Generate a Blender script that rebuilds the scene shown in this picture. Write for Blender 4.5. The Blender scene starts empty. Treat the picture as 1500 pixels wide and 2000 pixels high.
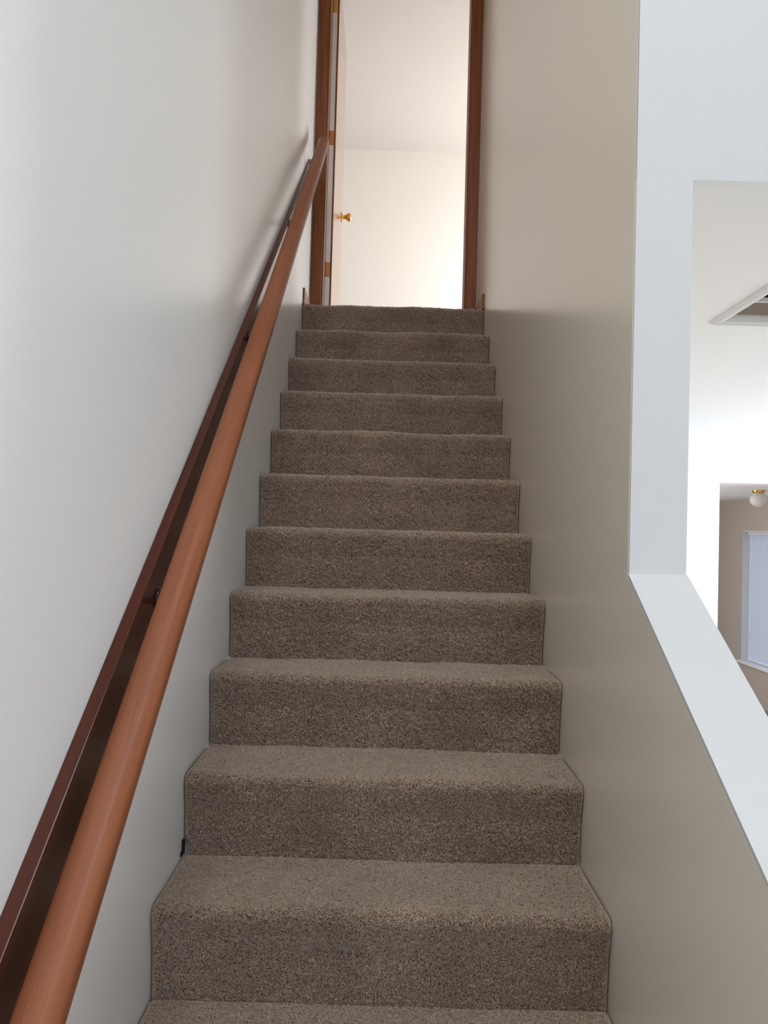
import bpy, bmesh, math
import numpy as np
from mathutils import Vector, Matrix
S = bpy.context.scene
COL = S.collection

# ---------------------------------------------------------------- camera
CX, CZ = 0.4424, -1.1478
PITCH, ROLL = 0.02743, 0.02828
cam_d = bpy.data.cameras.new('camera')
cam_d.sensor_fit = 'HORIZONTAL'; cam_d.sensor_width = 36.0; cam_d.lens = 36.0
cam_d.clip_start = 0.02
cam = bpy.data.objects.new('camera', cam_d); COL.objects.link(cam)
fwd = Vector((0, math.cos(PITCH), math.sin(PITCH)))
r0 = Vector((1, 0, 0)); u0 = r0.cross(fwd)
rt = math.cos(ROLL) * r0 + math.sin(ROLL) * u0
up = -math.sin(ROLL) * r0 + math.cos(ROLL) * u0
M = Matrix((rt, up, -fwd)).transposed().to_4x4(); M.translation = (CX, 0, CZ)
cam.matrix_world = M
S.camera = cam

# ---------------------------------------------------------------- world, light, exposure
w = bpy.data.worlds.new('sky'); S.world = w; w.use_nodes = True
bg = w.node_tree.nodes['Background']
bg.inputs['Color'].default_value = (0.52, 0.68, 1.0, 1); bg.inputs['Strength'].default_value = 3.5
S.view_settings.view_transform = 'Standard'; S.view_settings.look = 'None'
S.view_settings.gamma = 1.0; S.view_settings.use_curve_mapping = False
S.view_settings.exposure = 0.0

def area(name, loc, aim, sx, sy, power, col=(1, 1, 1), spread=180):
    l = bpy.data.lights.new(name, 'AREA'); l.shape = 'RECTANGLE'; l.size = sx; l.size_y = sy
    l.energy = power; l.color = col; l.spread = math.radians(spread)
    o = bpy.data.objects.new(name, l); COL.objects.link(o); o.location = loc
    o.rotation_euler = Vector(aim).to_track_quat('-Z', 'Z' if abs(aim[2]) < .9 else 'Y').to_euler()
    return o
# daylight at inferred windows, plus added fill lamps (all outside the frame)
area('foyer_window_light', (1.7, -2.53, -0.6), (-.1, 1, -.05), 1.8, 1.8, 25, (0.96, 0.98, 1.0))
area('added_side_window_light', (5.42, -1.3, -0.7), (-1, .15, -.02), 2.2, 1.8, 70, (0.97, 1.0, 1.0))  # added lamp, side window made up to brighten the left wall
area('added_left_window_light', (0.06, -1.5, -0.75), (1, .25, 0), 1.0, 1.5, 12, (1.0, 0.99, 0.96))  # added lamp, window made up to brighten the right wall
area('added_skylight_light', (0.5, 0.0, 2.40), (0, 0, -1), 0.85, 1.6, 67, (0.98, 1.0, 1.0))  # added overhead lamp, skylight made up to brighten the treads
area('living_window_light', (5.42, 4.45, -1.9), (-1, 0, 0), 1.7, 1.4, 172, (0.90, 0.95, 1.0))
area('bedroom_window_light', (2.92, 6.35, 0.60), (-1, 0, 0), 1.3, 1.0, 112, (1.0, 0.99, 0.98))
area('dining_fill_light', (1.70, 7.6, -1.6), (1, 0, 0), 1.6, 1.4, 37, (1.0, 0.98, 0.98))  # added fill lamp for the taupe wall, no window opening here

# ---------------------------------------------------------------- materials
def mat(name, col, rough=.5, spec=.5, metal=0, bump=None, var=None, coat=0, sheen=0, trans=0, bdist=.002):
    m = bpy.data.materials.new(name); m.use_nodes = True; nt = m.node_tree; b = nt.nodes['Principled BSDF']
    b.inputs['Base Color'].default_value = (*col, 1); b.inputs['Roughness'].default_value = rough
    b.inputs['Specular IOR Level'].default_value = spec; b.inputs['Metallic'].default_value = metal
    b.inputs['Coat Weight'].default_value = coat; b.inputs['Coat Roughness'].default_value = .12
    b.inputs['Sheen Weight'].default_value = sheen
    tc = nt.nodes.new('ShaderNodeTexCoord')
    if bump:
        n = nt.nodes.new('ShaderNodeTexNoise'); n.inputs['Scale'].default_value = bump[0]
        n.inputs['Detail'].default_value = bump[2] if len(bump) > 2 else 2
        nt.links.new(tc.outputs['Object'], n.inputs['Vector'])
        bp = nt.nodes.new('ShaderNodeBump'); bp.inputs['Strength'].default_value = bump[1]
        bp.inputs['Distance'].default_value = bdist
        nt.links.new(n.outputs['Fac'], bp.inputs['Height']); nt.links.new(bp.outputs['Normal'], b.inputs['Normal'])
    if var:  # (scale, amount)
        n2 = nt.nodes.new('ShaderNodeTexNoise'); n2.inputs['Scale'].default_value = var[0]; n2.inputs['Detail'].default_value = 3
        nt.links.new(tc.outputs['Object'], n2.inputs['Vector'])
        mr = nt.nodes.new('ShaderNodeMapRange'); mr.inputs['From Min'].default_value = .3; mr.inputs['From Max'].default_value = .7
        mr.inputs['To Min'].default_value = 1 - var[1]; mr.inputs['To Max'].default_value = 1 + var[1]
        nt.links.new(n2.outputs['Fac'], mr.inputs['Value'])
        mx = nt.nodes.new('ShaderNodeMix'); mx.data_type = 'RGBA'; mx.blend_type = 'MULTIPLY'; mx.inputs['Factor'].default_value = 1
        mx.inputs['A'].default_value = (*col, 1)
        nt.links.new(mr.outputs['Result'], mx.inputs['B']); nt.links.new(mx.outputs['Result'], b.inputs['Base Color'])
    if trans:
        t = nt.nodes.new('ShaderNodeBsdfTranslucent'); t.inputs['Color'].default_value = (*col, 1)
        ms = nt.nodes.new('ShaderNodeMixShader'); ms.inputs[0].default_value = trans
        out = nt.nodes['Material Output']
        nt.links.new(b.outputs[0], ms.inputs[1]); nt.links.new(t.outputs[0], ms.inputs[2]); nt.links.new(ms.outputs[0], out.inputs['Surface'])
    return m

def wood(name, c1, c2, rough=.3, scale=(30, 30, 1.2), coat=0, spec=.3):
    m = bpy.data.materials.new(name); m.use_nodes = True; nt = m.node_tree; b = nt.nodes['Principled BSDF']
    b.inputs['Roughness'].default_value = rough; b.inputs['Coat Weight'].default_value = coat; b.inputs['Coat Roughness'].default_value = .15
    tc = nt.nodes.new('ShaderNodeTexCoord'); mp = nt.nodes.new('ShaderNodeMapping'); mp.inputs['Scale'].default_value = scale
    nt.links.new(tc.outputs['Object'], mp.inputs['Vector'])
    n = nt.nodes.new('ShaderNodeTexNoise'); n.inputs['Scale'].default_value = 2.2; n.inputs['Detail'].default_value = 6; n.inputs['Distortion'].default_value = .6
    nt.links.new(mp.outputs[0], n.inputs['Vector'])
    cr = nt.nodes.new('ShaderNodeValToRGB'); cr.color_ramp.elements[0].position = .3; cr.color_ramp.elements[1].position = .72
    cr.color_ramp.elements[0].color = (*c1, 1); cr.color_ramp.elements[1].color = (*c2, 1)
    nt.links.new(n.outputs['Fac'], cr.inputs[0]); nt.links.new(cr.outputs[0], b.inputs['Base Color']); b.inputs['Specular IOR Level'].default_value = spec
    bp = nt.nodes.new('ShaderNodeBump'); bp.inputs['Strength'].default_value = .12; bp.inputs['Distance'].default_value = .001
    nt.links.new(n.outputs['Fac'], bp.inputs['Height']); nt.links.new(bp.outputs['Normal'], b.inputs['Normal'])
    return m

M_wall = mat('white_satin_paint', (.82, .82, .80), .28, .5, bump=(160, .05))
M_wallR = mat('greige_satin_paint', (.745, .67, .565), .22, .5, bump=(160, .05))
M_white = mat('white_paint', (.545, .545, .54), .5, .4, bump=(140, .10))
M_ceil = mat('textured_ceiling_paint', (.87, .88, .89), .85, .2, bump=(110, .4, 4), bdist=.004)
M_upper = mat('cream_upper_room_paint', (.88, .845, .805), .7, .2, bump=(120, .15))
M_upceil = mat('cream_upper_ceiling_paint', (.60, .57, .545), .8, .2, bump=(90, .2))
M_farwall = mat('bright_white_living_room_paint', (.86, .86, .86), .6, .3, bump=(120, .1))
M_taupe = mat('taupe_paint', (.44, .385, .34), .6, .3, bump=(120, .15))
M_doorwood = wood('stained_door_trim_wood', (.15, .040, .010), (.26, .080, .026), .45, spec=.2)
M_board = wood('dark_red_stained_wood', (.045, .009, .004), (.075, .017, .007), .22, (30, 1.2, 1.2), spec=.25)
M_rail = wood('orange_brown_rail_wood', (.19, .058, .022), (.26, .084, .034), .50, (26, 1.4, 1.4), spec=.3)
M_leaf = wood('door_veneer', (.26, .13, .07), (.34, .18, .10), .22, (14, 14, .8), coat=.6)
M_edge = mat('pale_door_edge', (.90, .84, .78), .4)
M_brass = mat('brass', (.78, .50, .16), .25, metal=1)
M_brassold = mat('aged_brass', (.30, .13, .045), .45, metal=.8)
M_bracket = mat('dark_bronze', (.06, .04, .035), .4, metal=.7)
M_metalwhite = mat('white_enamel', (.74, .75, .77), .35)
M_grille = mat('beige_grille_enamel', (.50, .43, .36), .5)
M_dark = mat('cavity_shade_black', (.02, .017, .015), .9, .1)  # near-black colour standing in for shade inside gaps and cavities
M_globe = mat('opal_glass', (.85, .84, .80), .25, trans=.3)
M_blind = mat('white_blind_slat', (.80, .82, .86), .45, trans=.45)
M_glass = mat('window_glass', (1, 1, 1), .02); M_glass.node_tree.nodes['Principled BSDF'].inputs['Transmission Weight'].default_value = 1
M_grass = mat('lawn', (.10, .14, .05), .9)
M_floorcar = mat('foyer_carpet', (.30, .25, .21), .95, .1, bump=(300, .6))

def carpet_mat():
    m = bpy.data.materials.new('taupe_cut_pile_carpet'); m.use_nodes = True; nt = m.node_tree; b = nt.nodes['Principled BSDF']
    b.inputs['Roughness'].default_value = 1; b.inputs['Specular IOR Level'].default_value = .05
    b.inputs['Sheen Weight'].default_value = 1; b.inputs['Sheen Roughness'].default_value = .35
    b.inputs['Sheen Tint'].default_value = (1, .84, .68, 1)
    tc = nt.nodes.new('ShaderNodeTexCoord')
    def noise(scale, det, rough=.5):
        n = nt.nodes.new('ShaderNodeTexNoise'); n.inputs['Scale'].default_value = scale; n.inputs['Detail'].default_value = det
        n.inputs['Roughness'].default_value = rough
        nt.links.new(tc.outputs['Object'], n.inputs['Vector']); return n
    fine = noise(330, 3, .75); mid = noise(7, 4, .6)
    cr = nt.nodes.new('ShaderNodeValToRGB'); e = cr.color_ramp.elements
    e[0].position = .40; e[0].color = (.044, .029, .021, 1)
    e[1].position = .62; e[1].color = (.475, .345, .258, 1)
    nt.links.new(fine.outputs['Fac'], cr.inputs[0])
    mr = nt.nodes.new('ShaderNodeMapRange'); mr.inputs['From Min'].default_value = .3; mr.inputs['From Max'].default_value = .7
    mr.inputs['To Min'].default_value = .84; mr.inputs['To Max'].default_value = 1.16
    nt.links.new(mid.outputs['Fac'], mr.inputs['Value'])
    mx = nt.nodes.new('ShaderNodeMix'); mx.data_type = 'RGBA'; mx.blend_type = 'MULTIPLY'; mx.inputs['Factor'].default_value = 1
    nt.links.new(cr.outputs[0], mx.inputs['A']); nt.links.new(mr.outputs['Result'], mx.inputs['B'])
    nt.links.new(mx.outputs['Result'], b.inputs['Base Color'])
    bp = nt.nodes.new('ShaderNodeBump'); bp.inputs['Strength'].default_value = .8; bp.inputs['Distance'].default_value = .004
    nt.links.new(fine.outputs['Fac'], bp.inputs['Height']); nt.links.new(bp.outputs['Normal'], b.inputs['Normal'])
    return m
M_carpet = carpet_mat()

# ---------------------------------------------------------------- mesh helpers
def link(name, me, m, parent=None, smooth=False):
    o = bpy.data.objects.new(name, me); COL.objects.link(o)
    if m: me.materials.append(m)
    if parent: o.parent = parent
    if smooth:
        me.polygons.foreach_set('use_smooth', [True] * len(me.polygons))
    return o
def from_bm(name, bm, m, parent=None, smooth=False):
    bmesh.ops.recalc_face_normals(bm, faces=bm.faces)
    me = bpy.data.meshes.new(name); bm.to_mesh(me); bm.free()
    return link(name, me, m, parent, smooth)
def add_box(bm, x0, x1, y0, y1, z0, z1, bev=0):
    vs = [bm.verts.new((x, y, z)) for x in (x0, x1) for y in (y0, y1) for z in (z0, z1)]
    fs = [bm.faces.new([vs[i] for i in f]) for f in ((0, 1, 3, 2), (4, 6, 7, 5), (0, 4, 5, 1), (2, 3, 7, 6), (0, 2, 6, 4), (1, 5, 7, 3))]
    if bev:
        es = list({e for f in fs for e in f.edges})
        bmesh.ops.bevel(bm, geom=es, offset=bev, segments=2, profile=.6, affect='EDGES')
def boxes(name, bl, m, parent=None, bev=0):
    bm = bmesh.new()
    for b in bl: add_box(bm, *b, bev=bev)
    return from_bm(name, bm, m, parent)
def struct(o, label=None):
    o['kind'] = 'structure'
    if label: o['label'] = label
    return o
def empty(name, loc, label=None, cat=None, kind=None, group=None):
    o = bpy.data.objects.new(name, None); COL.objects.link(o); o.location = loc; o.empty_display_size = .1
    if label: o['label'] = label
    if cat: o['category'] = cat
    if kind: o['kind'] = kind
    if group: o['group'] = group
    return o
def child(o, root):
    o.parent = root; o.matrix_parent_inverse = Matrix.Translation(-root.location); return o
def prism_x(name, prof, x0, x1, m, bev=0):      # prof in (y,z)
    bm = bmesh.new()
    a = [bm.verts.new((x0, y, z)) for y, z in prof]; b = [bm.verts.new((x1, y, z)) for y, z in prof]
    n = len(prof); bm.faces.new(a); bm.faces.new(b[::-1])
    for i in range(n): bm.faces.new((a[i], a[(i + 1) % n], b[(i + 1) % n], b[i]))
    if bev:
        bmesh.ops.recalc_face_normals(bm, faces=bm.faces)
        bmesh.ops.bevel(bm, geom=list(bm.edges), offset=bev, segments=3, profile=.5, affect='EDGES')
    return from_bm(name, bm, m)
def lathe(bm, prof, mtx, n=24):                 # prof (r, h) along local z
    rings = []
    for r, h in prof:
        if r < 1e-6: rings.append([bm.verts.new(mtx @ Vector((0, 0, h)))])
        else: rings.append([bm.verts.new(mtx @ Vector((r * math.cos(2 * math.pi * i / n), r * math.sin(2 * math.pi * i / n), h))) for i in range(n)])
    for A, B in zip(rings, rings[1:]):
        for i in range(n):
            j = (i + 1) % n
            if len(A) == 1 and len(B) == 1: continue
            if len(A) == 1: bm.faces.new((A[0], B[i], B[j]))
            elif len(B) == 1: bm.faces.new((A[i], A[j], B[0]))
            else: bm.faces.new((A[i], A[j], B[j], B[i]))

# ---------------------------------------------------------------- dimensions
W = .92; T = .2306; R_ = .19005; Y0 = 3.847
FL = -15 * R_            # foyer floor
CL = -.437               # living room ceiling
YJ = 1.494               # end of full height right wall / header face
TOP = 2.44               # upper ceiling
YD = 4.20; YD2 = 4.31    # wall with the door at the head of the stairs
YW = 5.611               # far wall of the living room
XR = 5.5; YB = -2.6
WT = .11
VX0, VX1, VY0, VY1, VF = 1.478, 1.90, 2.075, 2.470, .030

# ---------------------------------------------------------------- setting
struct(boxes('wall_left', [(-.12, 0, YB - .12, -2.0, FL - .1, TOP), (-.12, 0, -1.0, YD2, FL - .1, TOP), (-.12, 0, -2.0, -1.0, FL - .1, -1.5), (-.12, 0, -2.0, -1.0, 0, TOP)], M_wall), 'plain off-white wall beside the handrail')
# right wall: tall part plus the sloping half wall, one continuous drywall mesh
capS = .625
zc0 = -1.2185
yE = .05
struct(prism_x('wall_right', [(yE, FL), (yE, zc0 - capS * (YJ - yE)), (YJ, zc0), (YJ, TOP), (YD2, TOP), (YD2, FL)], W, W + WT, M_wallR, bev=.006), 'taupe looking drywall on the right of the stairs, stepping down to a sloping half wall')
# white painted end of the tall wall, the sloping cap and the header over the opening
cz = zc0
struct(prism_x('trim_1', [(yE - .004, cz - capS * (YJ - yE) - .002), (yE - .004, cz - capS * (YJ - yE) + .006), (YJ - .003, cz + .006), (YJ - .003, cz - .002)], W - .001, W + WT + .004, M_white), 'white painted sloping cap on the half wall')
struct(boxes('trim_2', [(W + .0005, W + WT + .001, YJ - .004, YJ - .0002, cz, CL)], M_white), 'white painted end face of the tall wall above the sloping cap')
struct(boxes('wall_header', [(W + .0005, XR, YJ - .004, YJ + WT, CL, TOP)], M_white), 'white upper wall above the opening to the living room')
struct(boxes('ceiling', [(W + WT, XR, YJ - .0035, VY0 + VF, CL - .0004, CL + .12), (W + WT, XR, VY1 - VF, YW, CL - .0004, CL + .12), (W + WT, VX0 + VF, VY0 + VF, VY1 - VF, CL - .0004, CL + .12), (VX1 - VF, XR, VY0 + VF, VY1 - VF, CL - .0004, CL + .12)], M_ceil), 'white textured ceiling of the living room')
struct(boxes('ceiling_stairwell', [(-.12, .05, YB - .12, YD2, TOP, TOP + .1), (.95, XR + .12, YB - .12, YD2, TOP, TOP + .1), (.05, .95, YB - .12, -.82, TOP, TOP + .1), (.05, .95, 1.17, YD2, TOP, TOP + .1)], M_ceil))
struct(boxes('added_skylight', [(.05, .95, -.82, 1.17, TOP + .05, TOP + .056)], M_glass))  # unseen pane of the skylight added for overhead light
struct(boxes('floor', [(-.12, XR + .12, YB - .12, YW, FL - .12, FL)], M_floorcar))
# foyer and living room outer walls with window openings, the foyer right one added for light
def wall_with_hole_y(name, x0, x1, y0, y1, z0, z1, hx0, hx1, hz0, hz1, m):
    return struct(boxes(name, [(x0, hx0, y0, y1, z0, z1), (hx1, x1, y0, y1, z0, z1), (hx0, hx1, y0, y1, z0, hz0), (hx0, hx1, y0, y1, hz1, z1)], m))
def wall_with_hole_x(name, x0, x1, y0, y1, z0, z1, hy0, hy1, hz0, hz1, m):
    return struct(boxes(name, [(x0, x1, y0, hy0, z0, z1), (x0, x1, hy1, y1, z0, z1), (x0, x1, hy0, hy1, z0, hz0), (x0, x1, hy0, hy1, hz1, z1)], m))
wall_with_hole_y('wall_back', 0, XR, YB - .12, YB, FL, TOP, 0.75, 2.65, -1.55, .35, M_white)
wall_with_hole_x('wall_living_right', XR, XR + .12, YJ, YW + .12, FL, TOP, 3.5, 5.4, -2.65, -1.15, M_white)
wall_with_hole_x('wall_foyer_right', XR, XR + .12, YB - .12, YJ, FL, TOP, -2.45, -.15, -1.7, .3, M_white)
# far wall of the living room with the cased opening into the room beyond
OX0, OX1, OZ = 2.893, 4.25, -.700
struct(boxes('wall_far', [(W + WT, OX0, YW, YW + .12, FL, CL + .12), (OX1, XR, YW, YW + .12, FL, CL + .12), (OX0, OX1, YW, YW + .12, OZ, CL + .12)], M_farwall), 'brightly lit white wall at the far end of the living room')
# room beyond the opening
FX = 4.4; FYB = 11.0; FC = -.660
wf = wall_with_hole_x('wall_dining_right', FX, FX + .14, YW + .12, FYB, FL, FC, 7.05, 8.462, -2.432, -1.022, M_taupe)
wf['label'] = 'taupe wall of the room beyond with the blind covered window'
struct(boxes('wall_dining_back', [(1.6, FX + .14, FYB, FYB + .1, FL, FC)], M_taupe))
struct(boxes('wall_dining_left', [(1.5, 1.6, YW + .12, FYB + .1, FL, FC)], M_taupe))
struct(boxes('ceiling_dining', [(1.5, FX + .14, YW + .12, FYB + .1, FC, FC + .1)], M_ceil))
struct(boxes('floor_dining', [(1.5, FX + .14, YW, FYB + .1, FL - .12, FL)], M_floorcar))
# upper room
UY = 7.11
struct(boxes('wall_upper_far', [(-1.3, 3.1, UY, UY + .1, -.02, TOP)], M_upper), 'pale wall of the upstairs room seen through the doorway')
struct(boxes('wall_upper_left', [(-1.4, -1.3, YD2, UY + .1, -.02, TOP)], M_upper))
wall_with_hole_x('wall_upper_right', 3.0, 3.1, YD2, UY, -.02, TOP, 5.55, 7.05, .1, 1.3, M_upper)
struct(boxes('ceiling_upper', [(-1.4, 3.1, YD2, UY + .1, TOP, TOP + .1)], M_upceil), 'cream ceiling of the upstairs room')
struct(boxes('floor_upper', [(-1.4, 3.1, YD2, UY + .1, -.14, -.006)], M_floorcar))
# wall with the doorway
DX0, DX1, DH = .050, .868, 2.06
struct(boxes('wall_landing', [(-1.4, DX0, YD, YD2, -.02, TOP), (DX1, 3.1, YD, YD2, -.02, TOP), (DX0, DX1, YD, YD2, DH, TOP)], M_wall))
struct(boxes('ground', [(-12, 20, -20, 30, FL - .5, FL - .4)], M_grass))

# windows outside the frame (frames around the daylight openings)
def window_frame(name, axis, p, a0, a1, z0, z1, mull=1, label=None):
    root = empty(name, (p if axis == 'x' else (a0 + a1) / 2, (a0 + a1) / 2 if axis == 'x' else p, z0), label, None, 'structure')
    t = .018 if name == 'window_4' else .045; bl = []
    def seg(u0, u1, v0, v1, d=.03):
        return (p - d, p + d, u0, u1, v0, v1) if axis == 'x' else (u0, u1, p - d, p + d, v0, v1)
    bl += [seg(a0, a1, z0, z0 + t), seg(a0, a1, z1 - t, z1), seg(a0, a0 + t, z0 + t, z1 - t), seg(a1 - t, a1, z0 + t, z1 - t)]
    for i in range(mull):
        c = a0 + (a1 - a0) * (i + 1) / (mull + 1); bl.append(seg(c - t / 2, c + t / 2, z0 + t, z1 - t))
    child(boxes('window_frame', bl, M_metalwhite), root)
    child(boxes('pane', [seg(a0 + t, a1 - t, z0 + t, z1 - t, .003)], M_glass), root)
    return root
window_frame('window_1', 'y', YB - .06, 0.75, 2.65, -1.55, .35)
window_frame('window_2', 'x', XR + .06, 3.5, 5.4, -2.65, -1.15)
window_frame('added_window_7', 'x', -.06, -2.0, -1.0, -1.5, 0, 0)  # unseen window, added to go with the left fill lamp
window_frame('added_window_6', 'x', XR + .06, -2.45, -.15, -1.7, .3)  # unseen window, added to go with the side fill lamp
window_frame('window_3', 'x', 3.05, 5.55, 7.05, .1, 1.3)
wd = window_frame('window_4', 'x', FX + .11, 7.05, 8.462, -2.432, -1.022, 1, 'bright daylit window behind closed blinds in the far room')
child(boxes('window_sill', [(FX - .035, FX + .085, 7.0, 8.5, -2.452, -2.428)], M_metalwhite, bev=.004), wd)
child(boxes('window_head_trim', [(FX - .006, FX + .002, 7.0, 8.44, -1.022, -1.012)], M_metalwhite), wd)
child(boxes('window_reveal', [(FX + .001, FX + .139, 8.458, 8.4615, -2.428, -1.023)], M_white), wd)

# ---------------------------------------------------------------- carpeted stairs
stairs = empty('staircase', (W / 2, 0, FL), 'straight flight of stairs covered in taupe brown cut pile carpet', 'staircase')
rng = np.random.default_rng(7)
def smooth_noise(nx, ny, cell, rng):
    gx, gy = int(nx / cell) + 3, int(ny / cell) + 3
    g = rng.standard_normal((gy, gx))
    y = np.arange(ny) / cell; x = np.arange(nx) / cell
    yi, xi = y.astype(int), x.astype(int); fy, fx = (y - yi)[:, None], (x - xi)[None, :]
    fy = fy * fy * (3 - 2 * fy); fx = fx * fx * (3 - 2 * fx)
    return (g[np.ix_(yi, xi)] * (1 - fy) * (1 - fx) + g[np.ix_(yi, xi + 1)] * (1 - fy) * fx + g[np.ix_(yi + 1, xi)] * fy * (1 - fx) + g[np.ix_(yi + 1, xi + 1)] * fy * fx)
def step_profile(k, yback):
    zt = -k * R_; yn = Y0 - k * T; zb = zt - R_; rad = .021; over = .021
    pts = [(yback, zt), (yn + rad + .05, zt)]
    for a in np.linspace(90, 190, 11):
        pts.append((yn + rad + rad * math.cos(math.radians(a)), zt - rad + rad * math.sin(math.radians(a))))
    pts += [(yn + .006, zt - .055), (yn + .014, zt - .085), (yn + over, zb + .02), (yn + over, zb - .004)]
    return pts
def make_step(k):
    yb = (Y0 - k * T) + T + .019 if k else YD2 - .003
    pts = np.array(step_profile(k, yb))
    g = .0026 if k >= 9 else (.0032 if k >= 6 else .005)
    if k > 11: g = .008
    seg = np.hypot(*np.diff(pts, axis=0).T); s = np.concatenate([[0], np.cumsum(seg)])
    n = int(s[-1] / g); ss = np.linspace(0, s[-1], n)
    P = np.stack([np.interp(ss, s, pts[:, 0]), np.interp(ss, s, pts[:, 1])], 1)
    d = np.gradient(P, axis=0); d /= np.linalg.norm(d, axis=1)[:, None]
    N = np.stack([d[:, 1], -d[:, 0]], 1)            # outward (up / toward the viewer)
    x0, x1 = .003, W - .003
    m = int((x1 - x0) / g); X = np.linspace(x0, x1, m)
    disp = .0017 * smooth_noise(m, n, .11 / g, rng) + .00035 * smooth_noise(m, n, .02 / g, rng) + .0009 * smooth_noise(m, n, 1.5, rng)
    disp += 0.0011 * rng.standard_normal((n, m))
    edge = np.minimum(1, np.minimum(X - x0, x1 - X) / .012); edge = 1 - (1 - edge) ** 2
    disp = disp * edge[None, :] - (.006 * (1 - edge))[None, :]
    disp[:2] = np.minimum(disp[:2], 0)
    V = np.zeros((n, m, 3)); V[:, :, 0] = X[None, :]
    V[:, :, 1] = P[:, 0:1] + N[:, 0:1] * disp; V[:, :, 2] = P[:, 1:2] + N[:, 1:2] * disp
    if k == 9:   # carpet corner pulled off the left wall at the foot of the riser
        q = np.clip((ss - (s[-1] - .045)) / .03, 0, 1)[:, None] * np.clip(1 - (X - x0) / .03, 0, 1)[None, :]
        V[:, :, 0] += .012 * q
    V = V.reshape(-1, 3)
    # closing loop (underside)
    nv = len(V); i = np.arange(n - 1)[:, None] * m + np.arange(m - 1)[None, :]
    F = np.stack([i, i + 1, i + m + 1, i + m], -1).reshape(-1, 4)
    me = bpy.data.meshes.new('step')
    extra = np.array([[x0, yb, -(k + 1) * R_ - .004], [x1, yb, -(k + 1) * R_ - .004]])
    V2 = np.concatenate([V, extra])
    faces = F.tolist()
    faces.append([0] + [r * m for r in range(1, n)] + [nv])
    faces.append(([m - 1] + [r * m + m - 1 for r in range(1, n)] + [nv + 1])[::-1])
    me.from_pydata(V2.tolist(), [], faces); me.update()
    me.polygons.foreach_set('use_smooth', [True] * len(F) + [False, False])
    o = link('step', me, M_carpet); child(o, stairs)
    return o
for k in range(15): make_step(k)
o = child(boxes('gap_shade', [(.0005, .006, 1.781, 1.79, -10 * R_ + .004, -10 * R_ + .036), (.0005, .004, 1.770, 1.781, -10 * R_ + .002, -10 * R_ + .012)], M_dark), stairs)  # dark pieces painted in for the shade of the carpet gap
o['label'] = 'small dark piece standing in for the shaded gap at the carpet edge by the left wall'

# ---------------------------------------------------------------- handrail
def sweep(name, sec, y0, y1, zf, m, bev=0, nseg=1):
    bm = bmesh.new(); rings = []
    for t in np.linspace(0, 1, nseg + 1):
        y = y0 + (y1 - y0) * t
        rings.append([bm.verts.new((x, y, zf(y) + z)) for x, z in sec])
    n = len(sec)
    for A, B in zip(rings, rings[1:]):
        for i in range(n): bm.faces.new((A[i], A[(i + 1) % n], B[(i + 1) % n], B[i]))
    bm.faces.new(rings[0]); bm.faces.new(rings[-1][::-1])
    return from_bm(name, bm, m)
def rounded(x0, x1, z0, z1, r, n=5):
    out = []
    for cx, cz_, a0 in ((x1 - r, z1 - r, 0), (x0 + r, z1 - r, 90), (x0 + r, z0 + r, 180), (x1 - r, z0 + r, 270)):
        for i in range(n): 
            a = math.radians(a0 + 90 * i / (n - 1)); out.append((cx + r * math.cos(a), cz_ + r * math.sin(a)))
    return out
rail_root = empty('handrail', (.03, 2.4, -1.3), 'long orange brown wooden handrail on a dark stained backing board along the left wall', 'handrail')
zr = lambda y: -1.600 + .838 * (y - 1.02)
RY0, RY1 = .35, 3.93
child(sweep('rail', rounded(.048, .104, .0, .062, .024, 8), RY0, RY1, zr, M_rail), rail_root)['label'] = 'orange brown grab rail'
zb = lambda y: -1.556 + .795 * (y - 1.0)
child(sweep('backing_board', rounded(0.0005, .022, -.185, .0, .0015, 3), RY0, RY1 + .02, zb, M_board), rail_root)['label'] = 'dark red brown backing board'
for y in (.72, 1.45, 2.30, 3.10, 3.80):
    bm = bmesh.new(); zc = zr(y)
    lathe(bm, [(0, 0), (.020, 0), (.020, .004), (.014, .008), (0, .008)], Matrix.Translation((.022, y, zc - .045)) @ Matrix.Rotation(math.pi / 2, 4, 'Y'), 16)
    pts = [(.028, zc - .045), (.045, zc - .048), (.062, zc - .038), (.072, zc - .018), (.075, zc + .002)]
    rr = .006; prev = None
    for i, (x, z) in enumerate(pts):
        a = pts[max(0, i - 1)]; b = pts[min(len(pts) - 1, i + 1)]
        dvec = Vector((b[0] - a[0], 0, b[1] - a[1])).normalized(); nn = Vector((-dvec.z, 0, dvec.x))
        ring = [bm.verts.new(Vector((x, y, z)) + rr * (math.cos(t) * nn + math.sin(t) * Vector((0, 1, 0)))) for t in np.linspace(0, 2 * math.pi, 9)[:-1]]
        if prev:
            for j in range(8): bm.faces.new((prev[j], prev[(j + 1) % 8], ring[(j + 1) % 8], ring[j]))
        prev = ring
    child(from_bm('bracket', bm, M_bracket, smooth=True), rail_root)

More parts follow.
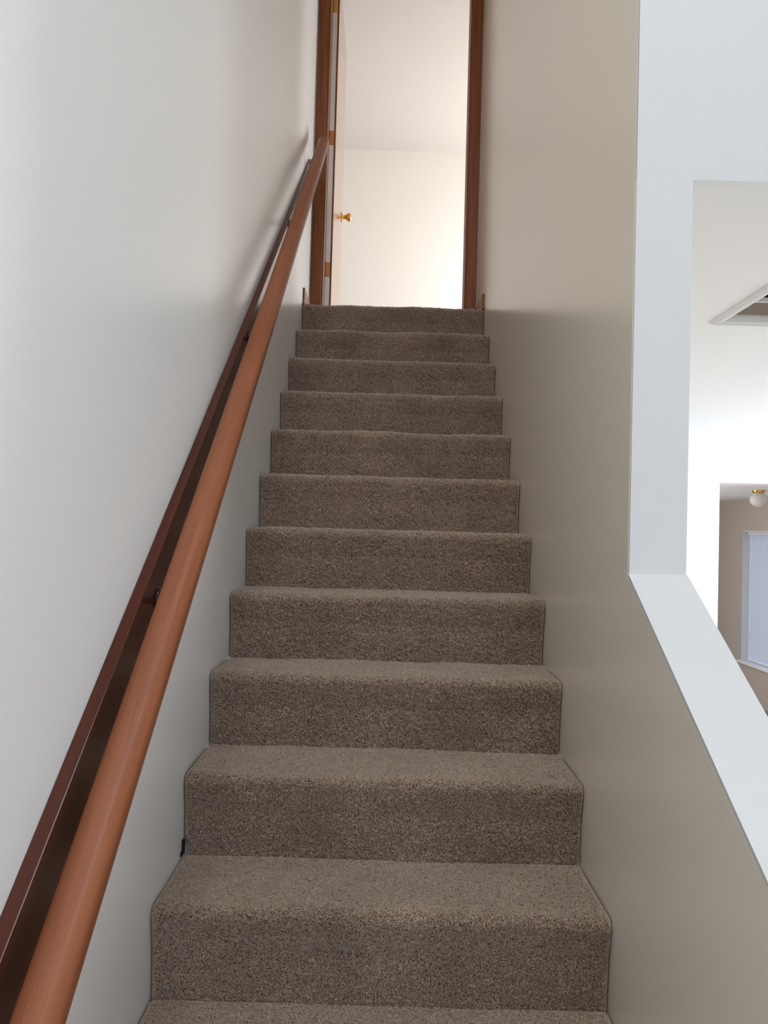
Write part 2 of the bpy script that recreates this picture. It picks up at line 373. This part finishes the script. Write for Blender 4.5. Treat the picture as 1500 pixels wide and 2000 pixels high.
# ---------------------------------------------------------------- doorway at the head of the stairs
door = empty('door_1', (.07, YD2, 0), 'wooden door standing open into the upstairs room, pale edge toward the stairs', None, 'structure')
JX0, JX1 = .070, .850       # clear opening between the jambs
casing = struct(boxes('trim_3', [(.003, .060, YD - .014, YD, 0.002, DH + .05), (.858, .917, YD - .014, YD, 0.002, DH + .05), (.060, .858, YD - .014, YD, DH - .005, DH + .05)], M_doorwood, bev=.003), 'dark stained wooden casing around the doorway')
jamb = struct(boxes('trim_4', [(DX0 + .0005, JX0, YD - .002, YD2 + .003, .002, DH), (JX1, DX1 - .0005, YD - .002, YD2 + .003, .002, DH), (JX0, JX1, YD - .002, YD2 + .003, DH - .02, DH)], M_doorwood, bev=.0015), 'dark stained wooden door jamb')
LX0, LX1 = .066, .101; LY0, LY1 = YD2 + .012, YD2 + .012 + .745
child(boxes('door_leaf', [(LX0, LX1 + .006, LY0, LY1, .012, 2.035)], M_leaf, bev=.002), door)['label'] = 'varnished wooden door leaf'
child(boxes('door_edge', [(LX0 + .001, LX1 - .004, LY0 - .003, LY0 + .004, .013, 2.034)], M_edge), door)['label'] = 'pale unstained hinge edge of the door'
child(boxes('edge_bead', [(LX1 - .004, LX1 + .006, LY0 - .006, LY0 + .004, .013, 2.034)], M_doorwood), door)['label'] = 'dark bead along the door edge'
for zc, mm in ((1.862, M_brass), (1.095, M_brassold), (.338, M_brassold)):
    h = child(boxes('hinge', [(LX0 - .001, LX1 - .003, LY0 - .0055, LY0 - .002, zc - .041, zc + .041)], mm, bev=.001), door)
    bm = bmesh.new(); lathe(bm, [(0, -.045), (.006, -.045), (.006, .045), (0, .045)], Matrix.Translation((LX0 - .001, LY0 - .006, zc)), 10)
    kk = from_bm('hinge_pin', bm, mm, smooth=False); kk.parent = h
bm = bmesh.new()
KM = Matrix.Translation((LX1 + .006, LY1 - .06, .925)) @ Matrix.Rotation(math.pi / 2, 4, 'Y')
lathe(bm, [(0, 0), (.031, 0), (.030, .005), (.014, .009), (.012, .024), (.019, .034), (.0265, .045), (.027, .056), (.020, .064), (0, .066)], KM, 24)
child(from_bm('door_handle', bm, M_brass, smooth=True), door)['label'] = 'round brass door knob'
# baseboards on the landing
struct(boxes('baseboard_right', [(W - .011, W, 3.86, YD - .014, -.0, .080)], M_doorwood, bev=.002), 'short dark wooden baseboard on the right of the landing')
struct(boxes('baseboard_left', [(0, .010, 3.86, YD - .014, -.0, .085)], M_doorwood, bev=.002), 'short wooden baseboard on the left of the landing')

# ---------------------------------------------------------------- ceiling vent
vent = empty('ceiling_vent', ((VX0 + VX1) / 2, (VY0 + VY1) / 2, CL), 'white framed air vent with recessed beige louvres in the living room ceiling', 'vent')
f = VF + .004; C0 = CL - .0004
bm = bmesh.new()
def rect_ring(bm, ins, z): return [bm.verts.new((x, y, z)) for x, y in ((VX0 + ins, VY0 + ins), (VX1 - ins, VY0 + ins), (VX1 - ins, VY1 - ins), (VX0 + ins, VY1 - ins))]
L = [rect_ring(bm, i, z) for i, z in ((0, C0 - .0004), (0, C0 - .003), (.010, C0 - .009), (.014, C0 - .006), (VF - .006, C0 - .008), (f, C0 - .004), (f, CL + .026), (f - .003, CL + .026), (f - .003, C0 - .0004))]
for A, B in zip(L, L[1:] + L[:1]):
    for i in range(4): bm.faces.new((A[i], A[(i + 1) % 4], B[(i + 1) % 4], B[i]))
child(from_bm('vent_frame', bm, M_metalwhite), vent)
child(boxes('backing', [(VX0 + f, VX1 - f, VY0 + f, VY1 - f, CL + .060, CL + .062)], M_dark), vent)['label'] = 'black sheet standing in for the shaded duct above the louvres'  # sheet coloured black for the shade inside the vent
YC = VY1 - f - .150
child(boxes('crossbar', [(VX0 + f, VX1 - f, YC - .009, YC, CL + .012, CL + .026)], M_metalwhite, bev=.001), vent)
bm = bmesh.new()
y = YC + .002
while y < VY1 - f - .012:
    vs = [bm.verts.new((x, yy, zz)) for x in (VX0 + f, VX1 - f) for yy, zz in ((y, CL + .016), (y + .0105, CL + .025), (y + .0115, CL + .024), (y + .001, CL + .015))]
    for i in range(4): bm.faces.new((vs[i], vs[(i + 1) % 4], vs[4 + (i + 1) % 4], vs[4 + i]))
    bm.faces.new(vs[:4]); bm.faces.new(vs[4:][::-1]); y += .0095
lo = child(from_bm('louvres', bm, M_grille), vent); lo['kind'] = 'stuff'; lo['label'] = 'thin beige louvres'
for yy in (YC - .045, YC - .085, YC - .125):
    child(boxes('louvre', [(VX0 + f, VX1 - f, yy, yy + .003, CL + .024, CL + .036)], M_grille), vent)

# ---------------------------------------------------------------- globe ceiling light in the far room
GX, GY = 3.857, 7.0
lamp = empty('ceiling_light', (GX, GY, FC), 'small white glass globe ceiling light on a brass base in the far room', 'ceiling light')
bm = bmesh.new(); lathe(bm, [(0, 0), (.056, 0), (.058, -.006), (.052, -.016), (.044, -.030), (0, -.030)], Matrix.Translation((GX, GY, FC)), 28)
child(from_bm('lamp_base', bm, M_brass, smooth=True), lamp)
bm = bmesh.new()
prof = [(.040, -.026), (.050, -.034)] + [(.076 * math.cos(a), -.088 - .066 * math.sin(a)) for a in np.radians(np.linspace(-45, 90, 14))]
prof[-1] = (0, -.154)
lathe(bm, prof, Matrix.Translation((GX, GY, FC)), 28)
child(from_bm('lamp_shade', bm, M_globe, smooth=True), lamp)

# ---------------------------------------------------------------- blinds
BX = FX + .072
blind = empty('window_blind', (BX, 7.75, -2.42), 'closed white horizontal mini blind hanging in the far room window', 'blind')
child(boxes('headrail', [(BX - .018, BX + .018, 7.075, 8.455, -1.050, -1.024)], M_metalwhite, bev=.002), blind)
child(boxes('bottom_rail', [(BX - .012, BX + .012, 7.08, 8.45, -2.420, -2.406)], M_metalwhite, bev=.002), blind)
bm = bmesh.new(); z = -1.060; pitch = .0215
tx, tz = .0055, .0115
while z > -2.40:
    vs = [bm.verts.new((BX + a, yy, z + b)) for yy in (7.08, 8.40) for a, b in ((-tx, -tz), (-.0015, -.001), (tx, tz), (tx + .0005, tz - .001), (-.0005, -.002), (-tx + .0005, -tz - .0005))]
    for i in range(6): bm.faces.new((vs[i], vs[(i + 1) % 6], vs[6 + (i + 1) % 6], vs[6 + i]))
    bm.faces.new(vs[:6]); bm.faces.new(vs[6:][::-1]); z -= pitch
sl = child(from_bm('slats', bm, M_blind), blind); sl['kind'] = 'stuff'
for yy in (7.35, 7.77, 8.2):
    child(boxes('ladder_cord', [(BX - .0095, BX - .0082, yy, yy + .0016, -2.41, -1.05)], M_metalwhite), blind)
